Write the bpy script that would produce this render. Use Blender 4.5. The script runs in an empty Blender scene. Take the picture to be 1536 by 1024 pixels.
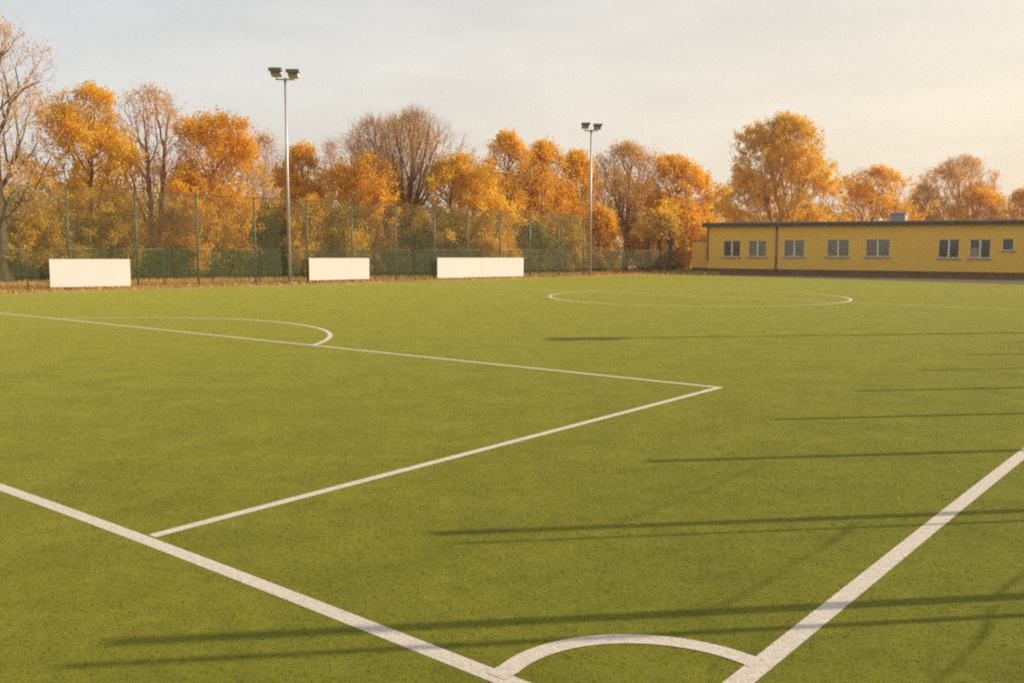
import bpy, math, random
import numpy as np

D = bpy.data
scn = bpy.context.scene
COL = scn.collection
EYE = 2.0            # eye height of the photographer, metres
FPX = 1439.0         # focal length in pixels of the 1536-wide photograph
PITCH = math.atan(150.0 / FPX)
CP, SP = math.cos(PITCH), math.sin(PITCH)

# ------------------------------------------------------------------ helpers
def ray(x, y):
    X = (x - 768) / FPX; Z = -(y - 512) / FPX
    return np.array([X, CP + Z * SP, -SP + Z * CP])

def gp(x, y, z=0.0):
    """point on the ground seen at a photograph pixel"""
    r = ray(x, y); t = (z - EYE) / r[2]
    return np.array([r[0] * t, r[1] * t, z])

def at(x, y, d):
    """point at forward distance d seen at a photograph pixel"""
    r = ray(x, y); t = d / r[1]
    return np.array([r[0] * t, d, EYE + r[2] * t])

ANG = math.radians(39.38)
TU = np.array([math.sin(ANG), math.cos(ANG)])      # along the near touchline
TV = np.array([-math.cos(ANG), math.sin(ANG)])     # along the goal line
CORNER = gp(997, 1094)[:2]

def pitch(u, v):
    return CORNER + TU * u + TV * v

def link(o, parent=None):
    COL.objects.link(o)
    if parent is not None:
        o.parent = parent
    return o

def mesh_obj(name, verts, faces, mats, parent=None, mat_idx=None, smooth=False):
    me = D.meshes.new(name)
    me.from_pydata([tuple(map(float, v)) for v in verts], [], [tuple(f) for f in faces])
    if not isinstance(mats, (list, tuple)):
        mats = [mats]
    for m in mats:
        me.materials.append(m)
    if mat_idx is not None:
        me.polygons.foreach_set('material_index', list(mat_idx))
    if smooth:
        me.polygons.foreach_set('use_smooth', [True] * len(me.polygons))
    me.update()
    return link(D.objects.new(name, me), parent)

def quad_mesh(name, verts, nper, mat, parent=None, tint=None, midx=None):
    """fast mesh from an array (n, nper, 3) of separate polygons"""
    n = verts.shape[0]
    me = D.meshes.new(name)
    me.vertices.add(n * nper)
    me.vertices.foreach_set('co', verts.reshape(-1).astype(np.float32))
    me.loops.add(n * nper)
    me.loops.foreach_set('vertex_index', np.arange(n * nper, dtype=np.int32))
    me.polygons.add(n)
    me.polygons.foreach_set('loop_start', np.arange(0, n * nper, nper, dtype=np.int32))
    me.polygons.foreach_set('loop_total', np.full(n, nper, dtype=np.int32))
    for m_ in (mat if isinstance(mat, list) else [mat]):
        me.materials.append(m_)
    if midx is not None:
        me.polygons.foreach_set('material_index', midx.astype(np.int32))
    if tint is not None:
        a = me.attributes.new('tint', 'FLOAT', 'POINT')
        a.data.foreach_set('value', np.repeat(tint, nper).astype(np.float32))
    me.update(calc_edges=True)
    me.validate()
    return link(D.objects.new(name, me), parent)

class MB:
    """collects simple solids and links them as one mesh object"""
    def __init__(s):
        s.v = []; s.f = []; s.smooth = []
    def add(s, vs, fs, sm=False):
        k = len(s.v); s.v += [tuple(v) for v in vs]
        s.f += [tuple(i + k for i in f) for f in fs]; s.smooth += [sm] * len(fs)
        return s
    def box(s, lo, hi, bev=0.0):
        x0, y0, z0 = lo; x1, y1, z1 = hi
        s.add([(x0, y0, z0), (x1, y0, z0), (x1, y1, z0), (x0, y1, z0),
               (x0, y0, z1), (x1, y0, z1), (x1, y1, z1), (x0, y1, z1)],
              [(0, 3, 2, 1), (4, 5, 6, 7), (0, 1, 5, 4), (1, 2, 6, 5), (2, 3, 7, 6), (3, 0, 4, 7)])
        return s
    def hexa(s, p):
        s.add(p, [(0, 3, 2, 1), (4, 5, 6, 7), (0, 1, 5, 4), (1, 2, 6, 5), (2, 3, 7, 6), (3, 0, 4, 7)])
        return s
    def quad(s, a, b, c, d):
        s.add([a, b, c, d], [(0, 1, 2, 3)]); return s
    def tube(s, pts, radii, n=10, cap=True):
        pts = [np.array(p, float) for p in pts]
        vs = []; fs = []
        for i, p in enumerate(pts):
            t = pts[min(i + 1, len(pts) - 1)] - pts[max(i - 1, 0)]
            t /= np.linalg.norm(t)
            a = np.cross(t, (0, 1, 0) if abs(t[1]) < .9 else (1, 0, 0)); a /= np.linalg.norm(a)
            b = np.cross(t, a)
            for k in range(n):
                q = 2 * math.pi * k / n
                vs.append(p + radii[i] * (a * math.cos(q) + b * math.sin(q)))
        for i in range(len(pts) - 1):
            for k in range(n):
                k2 = (k + 1) % n
                fs.append((i * n + k, i * n + k2, (i + 1) * n + k2, (i + 1) * n + k))
        k0 = len(s.v)
        s.add(vs, fs, True)
        if cap:
            s.f += [tuple(k0 + k for k in range(n))[::-1], tuple(k0 + (len(pts) - 1) * n + k for k in range(n))]
            s.smooth += [False, False]
        return s
    def build(s, name, mat, parent=None):
        o = mesh_obj(name, s.v, s.f, mat, parent)
        o.data.polygons.foreach_set('use_smooth', s.smooth)
        o.data.update()
        return o

def empty(name, loc=(0, 0, 0), rz=0.0):
    o = D.objects.new(name, None)
    o.empty_display_size = 0.3
    o.location = [float(c) for c in loc]; o.rotation_euler = (0, 0, rz)
    return link(o)

def tag(o, label=None, cat=None, group=None, kind=None):
    for k, v in (('label', label), ('category', cat), ('group', group), ('kind', kind)):
        if v:
            o[k] = v
    return o

def copy_tree(o, parent=None):
    c = o.copy(); link(c, parent)
    for ch in [x for x in D.objects if x.parent == o]:
        copy_tree(ch, c)
    return c

# ------------------------------------------------------------------ materials
def nodes(name):
    m = D.materials.new(name); m.use_nodes = True
    nt = m.node_tree
    b = nt.nodes['Principled BSDF']
    return m, nt, b

def N(nt, t, **kw):
    n = nt.nodes.new(t)
    for k, v in kw.items():
        setattr(n, k, v)
    return n

def noise(nt, scale, detail=4, rough=.6, coord='Object', vec=None):
    n = N(nt, 'ShaderNodeTexNoise')
    n.inputs['Scale'].default_value = scale; n.inputs['Detail'].default_value = detail
    n.inputs['Roughness'].default_value = rough
    if vec is None:
        tc = N(nt, 'ShaderNodeTexCoord'); vec = tc.outputs[coord]
    nt.links.new(vec, n.inputs['Vector'])
    return n.outputs['Fac']

def ramp(nt, fac, stops):
    r = N(nt, 'ShaderNodeValToRGB')
    e = r.color_ramp.elements
    while len(e) < len(stops):
        e.new(.5)
    for el, (p, c) in zip(e, stops):
        el.position = p; el.color = (*c, 1)
    nt.links.new(fac, r.inputs['Fac'])
    return r.outputs['Color']

def mixc(nt, fac, a, b, mode='MIX'):
    m = N(nt, 'ShaderNodeMix', data_type='RGBA', blend_type=mode)
    if isinstance(fac, (int, float)):
        m.inputs['Factor'].default_value = fac
    else:
        nt.links.new(fac, m.inputs['Factor'])
    for s, x in ((m.inputs[6], a), (m.inputs[7], b)):
        if isinstance(x, tuple):
            s.default_value = (*x, 1)
        else:
            nt.links.new(x, s)
    return m.outputs[2]

def mathn(nt, op, a, b=None, c=None):
    n = N(nt, 'ShaderNodeMath', operation=op)
    for s, x in zip(n.inputs, (a, b, c)):
        if x is None:
            continue
        if isinstance(x, (int, float)):
            s.default_value = x
        else:
            nt.links.new(x, s)
    return n.outputs[0]

def bump(nt, b, h, strength, dist):
    n = N(nt, 'ShaderNodeBump')
    n.inputs['Strength'].default_value = strength; n.inputs['Distance'].default_value = dist
    nt.links.new(h, n.inputs['Height']); nt.links.new(n.outputs['Normal'], b.inputs['Normal'])

def simple(name, col, rough=.6, metal=0.0, var=.18, scale=3.0, bmp=0.0, bscale=40):
    m, nt, b = nodes(name)
    f = noise(nt, scale, 5)
    c = ramp(nt, f, [(.3, tuple(x * (1 - var) for x in col)), (.7, tuple(min(1, x * (1 + var)) for x in col))])
    nt.links.new(c, b.inputs['Base Color'])
    b.inputs['Roughness'].default_value = rough; b.inputs['Metallic'].default_value = metal
    if bmp:
        bump(nt, b, noise(nt, bscale, 3), bmp, .01)
    return m

M = {}
M['galv'] = simple('galvanised_steel', (.46, .45, .43), .45, .6, .1, 2)
M['green_post'] = simple('green_coated_steel', (.075, .105, .075), .45, 0, .15, 2)
M['wire'] = simple('pale_wire', (.26, .27, .23), .5, .3, .1, 2)
M['head'] = simple('dark_lamp_housing', (.1, .085, .065), .5, 0, .2, 4)
M['head_grey'] = simple('grey_lamp_body', (.62, .58, .52), .5, 0, .1, 4)
M['lamp_glass'] = simple('lamp_glass', (.16, .14, .11), .25, 0, .2, 4)
M['board'] = simple('white_board_sheet', (.735, .74, .755), .45, 0, .03, 1.2)
M['board_back'] = simple('board_frame_metal', (.2, .2, .19), .5, .4, .1, 3)
M['fascia'] = simple('dark_roof_edge', (.06, .048, .04), .6, 0, .15, 1)
M['cap'] = simple('roof_edge_metal', (.22, .2, .18), .45, .2, .1, 1)
M['roof_felt'] = simple('roof_felt', (.11, .1, .095), .9, 0, .2, 2)
M['frame'] = simple('white_window_frame', (.72, .71, .68), .4, 0, .04, 4)
M['sill'] = simple('grey_window_sill', (.36, .34, .32), .6, 0, .1, 4)
M['blind'] = simple('closed_blind', (.34, .31, .27), .8, 0, .08, 8)
M['reflection_sheet'] = simple('painted_reflection', (.62, .5, .36), .8, 0, .15, 10)  # warm reflection in a window, put in as a tan colour
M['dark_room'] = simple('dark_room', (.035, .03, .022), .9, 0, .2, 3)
M['pipe'] = simple('brown_downpipe', (.17, .13, .1), .5, 0, .1, 3)
M['vent'] = simple('grey_roof_box', (.3, .28, .27), .6, .2, .1, 3)
M['concrete'] = simple('concrete_footing', (.35, .33, .3), .9, 0, .15, 6, .3)

def glass_mat():
    m, nt, b = nodes('window_glass')
    b.inputs['Base Color'].default_value = (.9, .92, .9, 1)
    b.inputs['Roughness'].default_value = .03
    out = nt.nodes['Material Output']
    tr = N(nt, 'ShaderNodeBsdfTransparent'); gl = N(nt, 'ShaderNodeBsdfGlossy')
    gl.inputs['Roughness'].default_value = .04
    fr = N(nt, 'ShaderNodeFresnel'); fr.inputs['IOR'].default_value = 1.55
    mx = N(nt, 'ShaderNodeMixShader')
    nt.links.new(mathn(nt, 'MULTIPLY_ADD', fr.outputs[0], 1.2, .03), mx.inputs[0])
    nt.links.new(tr.outputs[0], mx.inputs[1]); nt.links.new(gl.outputs[0], mx.inputs[2])
    nt.links.new(mx.outputs[0], out.inputs['Surface'])
    return m
M['glass'] = glass_mat()

def plaster():
    m, nt, b = nodes('yellow_plaster')
    a = noise(nt, .35, 5); c = noise(nt, 9, 5, .7)
    tc = N(nt, 'ShaderNodeTexCoord'); mp = N(nt, 'ShaderNodeMapping')
    mp.inputs['Scale'].default_value = (2.2, 2.2, .25)
    nt.links.new(tc.outputs['Object'], mp.inputs['Vector'])
    s = noise(nt, 1.0, 5, .65, vec=mp.outputs[0])
    c1 = ramp(nt, a, [(.3, (.94, .555, .085)), (.7, (.97, .6, .1))])
    c2 = mixc(nt, mathn(nt, 'MULTIPLY', mathn(nt, 'GREATER_THAN', s, .62), .12), c1, (.4, .27, .08))
    c3 = mixc(nt, mathn(nt, 'MULTIPLY', c, .22), c2, (.5, .32, .07))
    nt.links.new(c3, b.inputs['Base Color'])
    b.inputs['Roughness'].default_value = .9
    bump(nt, b, noise(nt, 60, 4), .4, .01)
    return m
M['plaster'] = plaster()
M['plinth'] = simple('brown_plinth', (.16, .085, .04), .85, 0, .2, 2, .3)

def turf_color(nt):
    tc = N(nt, 'ShaderNodeTexCoord')
    big = noise(nt, .12, 4, .55); mid = noise(nt, 1.3, 5, .62); fine = noise(nt, 26, 6, .75)
    grit = noise(nt, 140, 3, .8)
    base = ramp(nt, mid, [(.32, TURF_A), (.68, TURF_B)])
    base = mixc(nt, mathn(nt, 'MULTIPLY', big, .5), base, TURF_C)
    pat = ramp(nt, noise(nt, 5.5, 4, .6), [(.32, (.8, .82, .8)), (.68, (1.14, 1.12, 1.1))])
    base = mixc(nt, 1.0, base, pat, 'MULTIPLY')
    dark = ramp(nt, fine, [(.33, (.74, .74, .72)), (.52, (1, 1, 1)), (.75, (1.2, 1.18, 1.08))])
    base = mixc(nt, 1.0, base, dark, 'MULTIPLY')
    g = ramp(nt, grit, [(.3, (.7, .7, .7)), (.7, (1.25, 1.25, 1.2))])
    return mixc(nt, 1.0, base, g, 'MULTIPLY'), fine, grit
TURF_A = (.084, .101, .0055); TURF_B = (.161, .18, .012); TURF_C = (.137, .146, .011)

def turf_mat():
    m, nt, b = nodes('artificial_turf')
    c, fine, grit = turf_color(nt)
    nt.links.new(c, b.inputs['Base Color'])
    b.inputs['Roughness'].default_value = .75
    b.inputs['Specular IOR Level'].default_value = .1
    b.inputs['Sheen Weight'].default_value = .42
    b.inputs['Sheen Roughness'].default_value = .4
    b.inputs['Sheen Tint'].default_value = (.75, .72, .12, 1)
    h = mathn(nt, 'ADD', mathn(nt, 'MULTIPLY', fine, .7), mathn(nt, 'MULTIPLY', grit, .5))
    bump(nt, b, h, .7, .03)
    return m
M['turf'] = turf_mat()

def line_mat():
    m, nt, b = nodes('white_turf_line')
    fine = noise(nt, 30, 6, .75); grit = noise(nt, 140, 3, .8)
    c = ramp(nt, fine, [(.3, (.52, .47, .4)), (.6, (.72, .67, .6))])
    g = ramp(nt, grit, [(.3, (.82, .8, .78)), (.65, (1.05, 1.05, 1.05))])
    nt.links.new(mixc(nt, 1.0, c, g, 'MULTIPLY'), b.inputs['Base Color'])
    b.inputs['Roughness'].default_value = .85
    bump(nt, b, mathn(nt, 'ADD', fine, grit), .5, .02)
    return m
M['line'] = line_mat()

def blade_mat(name, c0, c1, c2, transl=.3):
    m, nt, b = nodes(name)
    a = N(nt, 'ShaderNodeAttribute', attribute_name='tint')
    c = ramp(nt, a.outputs['Fac'], [(0, c0), (.5, c1), (1, c2)])
    out = nt.nodes['Material Output']
    nt.links.new(c, b.inputs['Base Color'])
    b.inputs['Roughness'].default_value = .55; b.inputs['Specular IOR Level'].default_value = .25
    tr = N(nt, 'ShaderNodeBsdfTranslucent'); nt.links.new(c, tr.inputs['Color'])
    mx = N(nt, 'ShaderNodeMixShader'); mx.inputs[0].default_value = transl
    nt.links.new(b.outputs[0], mx.inputs[1]); nt.links.new(tr.outputs[0], mx.inputs[2])
    nt.links.new(mx.outputs[0], out.inputs['Surface'])
    return m
# leaf colours of the different trees (low tint .. high tint)
LEAF = {
    'gold':   blade_mat('gold_leaves', (.66, .39, .016), (.86, .56, .03), (.92, .66, .06), .6),
    'orange': blade_mat('orange_leaves', (.62, .33, .016), (.84, .49, .026), (.9, .58, .045), .6),
    'rust':   blade_mat('rust_leaves', (.5, .25, .04), (.68, .37, .06), (.78, .47, .1), .5),
    'pale':   blade_mat('pale_pink_leaves', (.58, .33, .12), (.74, .46, .18), (.82, .56, .27), .5),
    'olive':  blade_mat('olive_gold_leaves', (.58, .36, .015), (.82, .52, .022), (.9, .63, .048), .6),
    'shrub':  blade_mat('shrub_leaves', (.36, .26, .016), (.64, .43, .025), (.82, .56, .04), .5),
    'brush':  blade_mat('dark_olive_leaves', (.13, .12, .016), (.25, .22, .025), (.42, .34, .04), .4),
    'hedge':  blade_mat('hedge_leaves', (.1, .12, .016), (.17, .19, .026), (.27, .27, .045), .4),
    'wood':   blade_mat('distant_wood_leaves', (.6, .34, .03), (.8, .48, .04), (.88, .58, .06), .58),
    'grey':   blade_mat('dull_green_leaves', (.12, .11, .05), (.19, .17, .08), (.27, .23, .12), .3),
    'litter': blade_mat('dry_grass', (.34, .21, .05), (.52, .33, .09), (.64, .45, .16), .35),
}
def bark_mat(name, c):
    m, nt, b = nodes(name)
    tc = N(nt, 'ShaderNodeTexCoord'); mp = N(nt, 'ShaderNodeMapping')
    mp.inputs['Scale'].default_value = (6, 6, 1.2)
    nt.links.new(tc.outputs['Object'], mp.inputs['Vector'])
    f = noise(nt, 2.0, 6, .7, vec=mp.outputs[0])
    nt.links.new(ramp(nt, f, [(.3, tuple(x * .55 for x in c)), (.7, tuple(x * 1.3 for x in c))]), b.inputs['Base Color'])
    b.inputs['Roughness'].default_value = .9
    bump(nt, b, f, .6, .03)
    return m
BARK = {'dark': bark_mat('dark_bark', (.095, .062, .04)), 'red': bark_mat('reddish_bark', (.3, .175, .11)),
        'grey': bark_mat('grey_bark', (.2, .15, .115)), 'twig': bark_mat('twig_bark', (.5, .32, .19))}

def ground_mat():
    m, nt, b = nodes('leaf_littered_ground')
    big = noise(nt, .25, 5, .6); fine = noise(nt, 6, 6, .75)
    c = ramp(nt, fine, [(.3, (.32, .19, .05)), (.5, (.48, .3, .085)), (.72, (.6, .41, .14))])
    c = mixc(nt, mathn(nt, 'MULTIPLY', mathn(nt, 'GREATER_THAN', big, .56), .4), c, (.17, .15, .04))
    nt.links.new(c, b.inputs['Base Color'])
    b.inputs['Roughness'].default_value = .95
    bump(nt, b, fine, .8, .08)
    return m
M['ground'] = ground_mat()
M['path'] = simple('brown_gravel_path', (.085, .06, .03), .95, 0, .3, 5, .5, 30)

def net_mat(name, col, cell, cover, loose=0.0):
    """netting: two families of diagonal strands in the panel's own coordinates, open between them"""
    m, nt, b = nodes(name)
    tc = N(nt, 'ShaderNodeTexCoord'); sp = N(nt, 'ShaderNodeSeparateXYZ')
    nt.links.new(tc.outputs['Object'], sp.inputs[0])
    a = mathn(nt, 'FRACT', mathn(nt, 'DIVIDE', mathn(nt, 'ADD', sp.outputs[0], sp.outputs[2]), cell))
    c = mathn(nt, 'FRACT', mathn(nt, 'DIVIDE', mathn(nt, 'SUBTRACT', sp.outputs[0], sp.outputs[2]), cell))
    k = mathn(nt, 'MAXIMUM', mathn(nt, 'LESS_THAN', a, cover), mathn(nt, 'LESS_THAN', c, cover))
    b.inputs['Base Color'].default_value = (*col, 1); b.inputs['Roughness'].default_value = .6
    nt.links.new(k, b.inputs['Alpha'])
    return m
M['net'] = net_mat('green_ball_net', (.15, .18, .07), .06, .09)
M['wide_net'] = net_mat('open_ball_net', (.09, .12, .07), .12, .022)
M['screen'] = net_mat('green_privacy_net', (.034, .056, .014), .04, .21)

# ------------------------------------------------------------------ camera, sky, sun
SUN_EL = math.radians(25.3)
sun_h = .728 * TU - .686 * TV                       # from the ground towards the sun
sun_dir = np.array([sun_h[0] * math.cos(SUN_EL), sun_h[1] * math.cos(SUN_EL), math.sin(SUN_EL)])

cam_d = D.cameras.new('camera'); cam = link(D.objects.new('camera', cam_d))
cam_d.sensor_width = 36; cam_d.lens = FPX / 1536 * 36
cam_d.clip_start = .1; cam_d.clip_end = 3000
cam.location = (0, 0, EYE); cam.rotation_euler = (math.pi / 2 - PITCH, 0, 0)
scn.camera = cam

from mathutils import Vector
sd = D.lights.new('sun', 'SUN'); sd.energy = 5.0; sd.angle = math.radians(.5); sd.color = (1, .80, .56)
sun = link(D.objects.new('sun', sd))
sun.rotation_euler = Vector(sun_dir).to_track_quat('Z', 'Y').to_euler()
sun.location = (40, 10, 40)

W = D.worlds.new('World'); scn.world = W; W.use_nodes = True
nt = W.node_tree; bg = nt.nodes['Background']
sky = N(nt, 'ShaderNodeTexSky', sky_type='NISHITA')
sky.sun_disc = False; sky.sun_elevation = SUN_EL
sky.sun_rotation = math.atan2(sun_dir[0], sun_dir[1])
sky.air_density = 1.0; sky.dust_density = 5.0; sky.ozone_density = 1.0
tc = N(nt, 'ShaderNodeTexCoord')
mp = N(nt, 'ShaderNodeMapping'); mp.inputs['Scale'].default_value = (1.2, 1.2, 6.0); mp.inputs['Rotation'].default_value = (.05, .12, .4)
nt.links.new(tc.outputs['Generated'], mp.inputs['Vector'])
cl = noise(nt, 2.2, 8, .62, vec=mp.outputs[0])
sp = N(nt, 'ShaderNodeSeparateXYZ'); nt.links.new(tc.outputs['Generated'], sp.inputs[0])
# thin high cloud veil, creamier towards the sun (world +X) and the horizon
warm = mathn(nt, 'MULTIPLY_ADD', sp.outputs[0], .62, mathn(nt, 'MULTIPLY_ADD', sp.outputs[2], -1.15, .58))
veil = ramp(nt, warm, [(.0, (7.2, 7.65, 7.95)), (.45, (9.3, 8.7, 7.7)), (.95, (10.9, 9.4, 7.2))])
amt = ramp(nt, cl, [(.34, (.66,) * 3), (.5, (.75,) * 3), (.66, (.84,) * 3)])
col = mixc(nt, amt, sky.outputs[0], veil)
# the veil thins and the sky darkens towards the zenith
zen = mathn(nt, 'MULTIPLY_ADD', mathn(nt, 'MAXIMUM', mathn(nt, 'SUBTRACT', sp.outputs[2], .28), 0.0), -.6, 1.0)
zc = N(nt, 'ShaderNodeVectorMath', operation='SCALE')
nt.links.new(col, zc.inputs[0]); nt.links.new(zen, zc.inputs['Scale']); col = zc.outputs[0]
nt.links.new(col, bg.inputs['Color'])
bg.inputs['Strength'].default_value = .096

scn.view_settings.view_transform = 'Standard'
scn.view_settings.look = 'None'
scn.view_settings.exposure = 0.2
scn.view_settings.gamma = 1.0
scn.render.engine = 'CYCLES'
scn.cycles.transparent_max_bounces = 24
scn.cycles.max_bounces = 10
scn.cycles.diffuse_bounces = 6
scn.cycles.transmission_bounces = 8
scn.cycles.filter_width = 2.0
scn.cycles.use_denoising = False

# warm autumn haze: one closed box of thin air round the camera and everything built
mz = D.materials.new('haze_air'); mz.use_nodes = True
ntz = mz.node_tree; ntz.nodes.remove(ntz.nodes['Principled BSDF'])
pv_ = N(ntz, 'ShaderNodeVolumePrincipled')
pv_.inputs['Color'].default_value = (1.0, .93, .82, 1); pv_.inputs['Density'].default_value = .0007; pv_.inputs['Anisotropy'].default_value = .25
ntz.links.new(pv_.outputs[0], ntz.nodes['Material Output'].inputs['Volume'])
hz = MB().box((-520, -220, -1), (520, 920, 24)).build('haze', mz)
tag(hz, 'thin warm haze hanging in the air over the pitch and trees', 'haze', kind='stuff')

# ------------------------------------------------------------------ ground and pitch
g = mesh_obj('ground', [(-500, -200, 0), (500, -200, 0), (500, 900, 0), (-500, 900, 0)], [(0, 1, 2, 3)], M['ground'])
tag(g, kind='structure')

edge_px = [(0, 442.5), (75, 438), (260, 433.5), (435, 428.3), (650, 422), (860, 415.2), (930, 412.9), (1000, 412.2), (1080, 413.5), (1300, 420), (1536, 427)]
far = [gp(*p)[:2] for p in edge_px]
d0 = far[0] - far[2]; d0 /= np.linalg.norm(d0)
d1 = far[-1] - far[-2]; d1 /= np.linalg.norm(d1)
ring = [far[0] + d0 * 14] + far + [far[-1] + d1 * 40, np.array([46, 4.0]), np.array([20., -8.]), np.array([-30., -8.])]
tv = [(p[0], p[1], .005) for p in ring]
turf = mesh_obj('artificial_turf', tv, [tuple(range(len(tv)))], M['turf'])
if turf.data.polygons[0].normal.z < 0:
    turf.data.flip_normals()
tag(turf, kind='structure')

# trodden earth path in front of the clubhouse
PL, PR = gp(1060, 408.7)[:2], gp(1536, 416.8)[:2]
wdir = (PR - PL) / np.linalg.norm(PR - PL)
wn = np.array([wdir[1], -wdir[0]])
if np.dot(wn, PL) > 0:
    wn = -wn                                        # towards the pitch
pp = [gp(930, 411.5)[:2], gp(1000, 410.2)[:2], PL - wdir * 2, PR + wdir * 30]
pv = [(*p, .003) for p in (PL - wdir * 7 + wn * .4, PL - wdir * 7 + wn * 3.4, PR + wdir * 30 + wn * 16, PR + wdir * 30 + wn * .0)]
path = mesh_obj('path', pv, [(0, 1, 2, 3)], M['path'])
if path.data.polygons[0].normal.z < 0:
    path.data.flip_normals()
tag(path, kind='structure')

LINES = []      # (kind, data) kept so the grass blades know where the white fibres are
def strip(pts, w, name='white_line'):
    """a painted line of width w following ground points"""
    pts = [np.array(p, float) for p in pts]
    vs = []
    for i, p in enumerate(pts):
        t = pts[min(i + 1, len(pts) - 1)] - pts[max(i - 1, 0)]
        t /= np.linalg.norm(t); n = np.array([-t[1], t[0]])
        vs += [(*(p + n * w / 2), Z_LINE[0]), (*(p - n * w / 2), Z_LINE[0])]
    fs = [(2 * i + 1, 2 * i + 3, 2 * i + 2, 2 * i) for i in range(len(pts) - 1)]
    o = mesh_obj(name, vs, fs, M['line'])
    if o.data.polygons[0].normal.z < 0:
        o.data.flip_normals()
    tag(o, kind='structure')
    Z_LINE[0] += .0003
    LINES.append((np.array(pts), w))
    return o
Z_LINE = [.0062]
def arc(cu, cv, r, a0, a1, n=64):
    return [pitch(cu + r * math.cos(a), cv + r * math.sin(a)) for a in np.linspace(a0, a1, n)]

CN = gp(996, 1115)[:2]                                # the painted corner point
def dense(pts, step=.4):
    out = []
    for a, b in zip(pts[:-1], pts[1:]):
        k = max(1, int(np.linalg.norm(b - a) / step)); out += [a + (b - a) * i / k for i in range(k)]
    out.append(pts[-1])
    o = np.array(out)
    for _ in range(30):
        o[1:-1] = .5 * o[1:-1] + .25 * (o[:-2] + o[2:])
    return list(o)
gl = [CN] + [gp(*p)[:2] for p in ((768, 1024.5), (600, 957.5), (400, 878.5), (220, 807.5), (0, 730), (-300, 627))]
strip(dense(gl), .11, 'goal_line')
te = pitch(56, 0)
strip(dense([CN, gp(1112, 1022)[:2], gp(1253, 909)[:2], gp(1420, 771)[:2], gp(1534, 681)[:2], te]), .115, 'touchline')
strip([gp(228, 804.5)[:2], pitch(8.58, 4.17)], .095, 'penalty_area_line')
strip([pitch(8.58, 4.125), pitch(8.27, 31.4)], .095, 'penalty_area_line')
strip([pitch(.05, 31.4), pitch(8.27, 31.4)], .095, 'penalty_area_line')
c_ = (5.45, 17.85); r_ = 5.93
k_ = math.acos((8.52 - c_[0]) / r_)
strip(arc(*c_, r_, -k_, k_), .1, 'penalty_arc')
ra_ = np.linalg.norm(gp(945, 959)[:2] - CN)
e0 = gp(1127, 993)[:2] - CN; e1 = gp(762, 1006)[:2] - CN
t0, t1 = math.atan2(e0[1], e0[0]), math.atan2(e1[1], e1[0])
l0, l1 = np.linalg.norm(e0), np.linalg.norm(e1)
cpts = []
for q in np.linspace(-.02, 1.07, 44):
    # the arc was painted by hand: its radius drifts slightly from end to end
    rr = ra_ + (l0 - ra_) * max(0, 1 - q / .55) ** 2 + (l1 - ra_) * min(1, max(0, (q - .55) / .45)) ** 2
    a_ = t0 + (t1 - t0) * q
    cpts.append(CN + rr * np.array([math.cos(a_), math.sin(a_)]))
strip(cpts, .112, 'corner_arc')
h0, h1 = gp(560, 424)[:2], gp(1536, 465)[:2]
hd = (h1 - h0) / np.linalg.norm(h1 - h0)
strip([h0, h1 + hd * 6.5], .09, 'halfway_line')
# centre circle through the points where the photograph shows it
strip(arc(27.76, 14.98, 5.3, 0, 2 * math.pi, 96), .1, 'centre_circle')
g0, g1 = gp(1150, 424.5)[:2], gp(1536, 434.5)[:2]
strip([g0, g1 + (g1 - g0) * 1.0], .09, 'far_goal_line')
q0, q1 = gp(0, 443.6)[:2], gp(560, 425.8)[:2]
strip([q0 + (q0 - q1) * .4, q1], .07, 'far_touchline')

# short upright fibres of the artificial grass close to the camera
LEAF_T = blade_mat('turf_fibres', (.095, .105, .006), (.15, .16, .01), (.23, .23, .022), .3)
def fibres(n=120000):
    r = np.random.default_rng(21)
    d = 3.0 + 19.0 * r.random(n * 2) ** 1.25
    th = r.uniform(-.72, .72, n * 2)
    x = d * np.tan(th); p = np.stack([x, d], 1)
    q = p - CORNER
    uv = np.stack([q @ TU, q @ TV], 1)
    keep = r.random(len(p)) < np.clip((21.5 - d) / 15, 0, 1) ** 1.5 * np.clip(d / 8, .45, 1)
    for pts, w in LINES:
        a = pts[:-1]; b = pts[1:]
        for i in range(len(a)):
            ab = b[i] - a[i]; t = np.clip(((p - a[i]) @ ab) / (ab @ ab), 0, 1)
            dd = np.linalg.norm(p - (a[i] + t[:, None] * ab), axis=1)
            keep &= dd > w / 2 - .016 * r.random(len(p)) ** 2
    p = p[keep][:n]; n = len(p); d = p[:, 1]
    h = r.uniform(.003, .0065, n); w = r.uniform(.002, .004, n) * (1 + d * .05)
    an = r.uniform(0, 6.28, n)
    sx = np.stack([np.cos(an), np.sin(an), np.zeros(n)], 1) * w[:, None]
    base = np.stack([p[:, 0], p[:, 1], np.full(n, .005)], 1)
    cl = np.sin(p[:, 0] * 3.1) * np.sin(p[:, 1] * 2.7 + 1) + np.sin(p[:, 0] * 7.3 + p[:, 1] * 5.1)
    lean = r.normal(0, .008, (n, 3)); lean[:, 2] = h
    lean[:, 0] += .003 * cl
    v = np.stack([base - sx, base + sx, base + lean], 1)
    return quad_mesh('grass', v, 3, LEAF_T, tint=np.clip(.5 + .07 * cl + r.normal(0, .2, n), 0, 1))
tag(fibres(), 'short olive green fibres of the artificial pitch surface', 'artificial grass', kind='stuff')

# ------------------------------------------------------------------ trees
rng = np.random.default_rng(11)

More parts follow.
